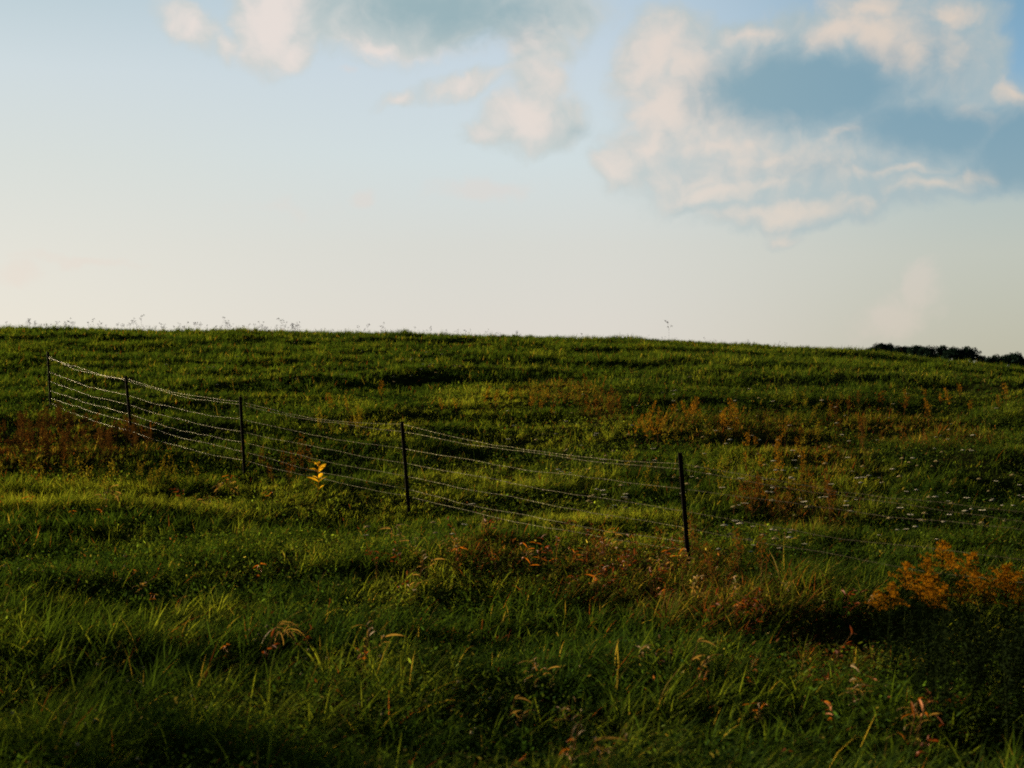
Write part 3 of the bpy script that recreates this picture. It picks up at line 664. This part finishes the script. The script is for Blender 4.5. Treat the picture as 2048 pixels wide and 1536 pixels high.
# ------------------------------------------------------------------ withered stalks and leaf clumps in the foreground
def dry_clump(rs, n, L_, w, m_, arch=.9, name='dry_clump'):
    random.seed(rs); root = empty(name); stems = []
    for j in range(3):
        a = random.random() * 6.28; b_ = Vector((math.cos(a) * .05, math.sin(a) * .04, 0)); tp_ = Vector((random.gauss(.07, .09), random.gauss(0, .06), random.uniform(.24, .42)))
        st = MB(); pts = [b_.lerp(tp_, k / 4) + Vector((random.gauss(0, .006), random.gauss(0, .006), .05 * math.sin(k / 4 * 3.14))) for k in range(5)]; st.tube(pts, .004, .002, 4); st.build('stem', M_stem, root); stems.append(pts)
    for i in range(n):
        p = stems[i % 3][random.randint(2, 4)]; a = random.gauss(.2, 1.6); lf = MB(); lf.leaf(p, (math.cos(a), math.sin(a), random.uniform(-.3, 1.2)), L_ * random.choice((.4, .6, .8, 1.1)), w * random.uniform(.6, 1.3), arch * random.uniform(.5, 2.6), 5, random.uniform(-1.4, 1.4)); lf.build('leaf', m_, root)
    return root
DC = {'tan': [dry_clump(1, 13, .17, .017, M_dry), dry_clump(2, 10, .15, .02, M_dry), dry_clump(9, 12, .2, .014, M_dry)], 'red': [dry_clump(3, 14, .13, .020, M_red), dry_clump(4, 12, .11, .022, M_red), dry_clump(10, 16, .15, .016, M_red)], 'orange': [dry_clump(5, 9, .13, .018, M_orange), dry_clump(8, 7, .15, .02, M_orange)], 'arch': [dry_clump(6, 15, .36, .013, M_dry, 1.5)]}
random.seed(12)
for (k_, px, py, s, lab) in (
 ('arch', 545, 1270, 1.0, 'arched tan stalks drooping over red leaves in the near grass'), ('red', 520, 1290, .9, 'red withered leaves hanging under the arched tan stalks'), ('red', 590, 1270, .7, 'small red leaf sprig beside the arched tan stalks'),
 ('orange', 512, 1140, .85, 'single upright orange leaf sprig in shaded grass'), ('tan', 735, 1290, 1.0, 'withered orange tan stalk beside the black hollow'), ('orange', 715, 1310, .7, 'orange leaf sprig at the foot of the withered stalk'),
 ('tan', 1060, 1340, .9, 'fan of tan leaf blades in the middle foreground'), ('tan', 1265, 1305, .9, 'tan curled leaves in the foreground below the nearest post'), ('red', 1315, 1310, .8, 'reddish curled leaf loop beside the tan curled leaves'), ('tan', 1385, 1330, 1.1, 'bright tan twisted leaves with white edges below the nearest post'), ('orange', 1395, 1345, .7, 'orange leaf tucked in the bright tan twisted leaves'),
 ('tan', 1370, 1175, 1.1, 'bunch of pinkish tan leaves at the foot of the nearest post'), ('red', 1480, 1225, 1.0, 'star of red brown leaves in front of the goldenrod'), ('orange', 1470, 1215, .8, 'orange bent leaf over the red brown star'), ('red', 1490, 1250, .9, 'dark red leaves under the orange bent leaf'),
 ('red', 1690, 1225, 1.0, 'dark red dead sprays beside the goldenrod shade'), ('tan', 1725, 1200, .9, 'pale tan grass head leaning before the dark shade'), ('red', 1660, 1290, 1.0, 'long leaning red stalk in the near grass'), ('red', 1620, 1350, 1.0, 'lower red leaf spray on the leaning stalk line'), ('orange', 1500, 1310, .7, 'tiny orange leaf in green grass near the long red stalk'),
 ('tan', 1150, 1500, 1.1, 'large orange tan leaf clump at the bottom of the meadow view'), ('orange', 1120, 1520, 1.0, 'orange leaf clump at the very bottom next to the tan one'), ('tan', 1175, 1515, .9, 'pale bent blade over the bottom orange clump'), ('tan', 1020, 1435, .9, 'tan leaf sprig above the bottom orange clump'), ('tan', 1110, 1405, .7, 'small tan sprig in the middle of the foreground'),
 ('orange', 1825, 1440, 1.0, 'orange stalk near the bottom of the tall green grass'), ('red', 1860, 1390, 1.0, 'thin red stalk rising from tall grass by the dark shade'), ('red', 1830, 1490, 1.0, 'round red brown leaves low in the corner grass'),
 ('red', 970, 1060, .9, 'pinkish red weed tuft in front of the wires'), ('tan', 820, 1170, .9, 'tan red stem cluster in the sunlit grass tussock'), ('red', 790, 1160, .7, 'thin red stems beside the sunlit tussock'),
 ('red', 1150, 1110, .9, 'dark red leaf patch in the tangled middle grass'), ('red', 1240, 1130, .9, 'red leaves among tangled stalks near the nearest post'), ('red', 1200, 1160, .8, 'bright red small leaves under the tangled stalks'), ('tan', 1225, 1085, .8, 'pale tan seed heads over the tangled stalks'), ('red', 1300, 1165, 1.0, 'brown red leaf mound left of the nearest post foot'), ('red', 1075, 1110, .8, 'small brown red leaves at the edge of the tangled grass'),
 ('tan', 270, 1160, .8, 'faint tan sprig in the dim grass'), ('orange', 300, 1178, .5, 'tiny orange leaf beside the faint tan sprig'), ('orange', 445, 1290, .6, 'small orange leaf before the arched tan stalks'), ('tan', 690, 1395, .6, 'tiny tan sprig below the black hollow'), ('tan', 1560, 1075, .8, 'pale pink seed cluster behind the nearest post')):
    x, y, z = ground(px, py, .28); place(random.choice(DC[k_]), x, y, lab, 'dry plant', None, s * random.uniform(.9, 1.1), random.uniform(-.6, .6), 0, .04)

random.seed(77)
for kinds, px, py, rx, ry, n, lab, grp in (
 (('red', 'red', 'tan', 'orange'), 1230, 1130, 190, 70, 34, 'small withered red or tan weed in the tangled grass between the two nearest posts', 'withered weeds between the two nearest posts'),
 (('tan', 'red'), 1450, 1180, 150, 60, 14, 'withered tan or red weed between the nearest post and the goldenrod', 'withered weeds by the goldenrod'),
 (('tan', 'orange', 'red'), 860, 1130, 150, 60, 10, 'small dry weed in the lit grass in front of the second nearest post', 'dry weeds in front of the second nearest post'),
 (('tan', 'orange'), 1650, 1400, 260, 90, 10, 'small tan or orange leaf sprig in the tall grass below the goldenrod shade', 'leaf sprigs below the goldenrod shade'),
 (('tan', 'orange', 'red'), 330, 1010, 300, 30, 12, 'small yellow brown weed fleck in the sunlit band at the meadow edge', 'weed flecks in the sunlit band')):
    for i in range(n):
        x, y, z = ground(px + random.gauss(0, .55) * rx, py + random.gauss(0, .55) * ry, .2); place(random.choice(DC[random.choice(kinds)]), x, y, lab, 'dry plant', grp, random.uniform(.5, .95), None, 0, .03)

# ------------------------------------------------------------------ trees
def tree(rs, h, w, nl, cards, csz, m_, name='tree'):
    random.seed(rs); root = empty(name); tr = MB()
    tr.tube([(0, 0, -.5), (.05, 0, h * .2), (.1, .05, h * .45), (0, 0, h * .75)], h * .032, h * .01, 8)
    lobes = []
    for i in range(nl):
        a = i * 2.4; rr_ = w * .5 * random.uniform(.25, .72); zz = h * random.uniform(.34, .82); lobes.append((Vector((math.cos(a) * rr_, math.sin(a) * rr_, zz)), w * random.uniform(.16, .27)))
        tr.tube([(0, 0, h * .3), tuple(lobes[-1][0] * .6 + Vector((0, 0, h * .14))), tuple(lobes[-1][0])], h * .012, h * .004, 5)
    lobes.append((Vector((0, 0, h * .86)), w * .2)); lobes.append((Vector((0, 0, h * .6)), w * .34))
    cr_ = MB()
    for i in range(cards):
        c, r_ = random.choice(lobes); d = Vector((random.gauss(0, 1), random.gauss(0, 1), random.gauss(0, 1))).normalized(); cr_.quad(c + d * r_ * (random.random() ** .35) * random.uniform(.8, 1.12), csz * random.uniform(.6, 1.3))
    tr.build('trunk', M_bark, root); cr_.build('crown', m_, root); return root
FT = [tree(i, 9.5, 9.5, 12, 2200, .42, M_far) for i in range(4)]
random.seed(14)
for j, (px, py, wp, lab) in enumerate(((1762, 689, 22, 'first dark tree showing where the hill edge begins to fall'), (1779, 690, 24, 'second low tree from the hill edge'), (1796, 694, 20, 'small tree after the two merged at the hill edge'), (1811, 695, 18, 'small pointed treetop in the low part of the treeline'), (1833, 694, 26, 'rounded tree before the shallow gap in the treeline'),
    (1857, 695, 32, 'wide rounded tree in the middle of the distant treeline'), (1886, 694, 28, 'tree with a small pointed tip in the middle of the treeline'), (1906, 697, 28, 'tree filling between the pointed one and the big round one'), (1934, 698, 36, 'largest round tree standing on the falling hill edge'), (1962, 713, 18, 'smallest tree just past the largest round one'),
    (1978, 717, 18, 'low bushy tree in the gap of the treeline'), (1992, 713, 26, 'low flat topped tree after the gap'), (2014, 712, 20, 'shoulder tree leaning on the last tall one'), (2034, 708, 32, 'last tall round tree near the end of the treeline'), (2060, 718, 26, 'tree past the last tall round one'), (2090, 722, 30, 'outermost tree of the distant treeline'), (1745, 697, 20, 'tree mostly hidden behind the hill crest'))):
    d = 430 + 20 * math.sin(j * 2.3); s = wp * 1.25 * d / FPX / 8; x = (px - 1024) / FPX * d; zt = CZ + (768 - py + 1) / FPX * d
    p = FT[j % 4]; loc = (x, d, zt - 9.5 * .97 * s)
    if p.name in used: o = dup(p, loc, random.random() * 6.28, s)
    else: used.add(p.name); o = p; o.location = loc; o.scale = (s, s, s)
    # the far rise carries the trees
    tag(o, lab, 'tree', 'distant trees behind the hill')

# ------------------------------------------------------------------ tree row out of view, added to shade the near grass
random.seed(4)
for j, (x, y, h, w, lab) in enumerate(((-30.5, 30.0, 8.0, 7.5, 'unseen shade tree added next to the end of the lit strip'), (-35.0, 24.5, 9.5, 9.0, 'tall unseen shade tree added in the middle of the row'), (-39, 18.5, 9.0, 9.0, 'unseen shade tree added nearest the road end of the row'))):
    t = tree(40 + j, h, w, 13, 750, .15, M_tree); t.location = (x, y, gz(x, y)); tag(t, lab, 'tree', 'unseen trees added for shade on the near grass')
print('objects', len(bpy.data.objects))
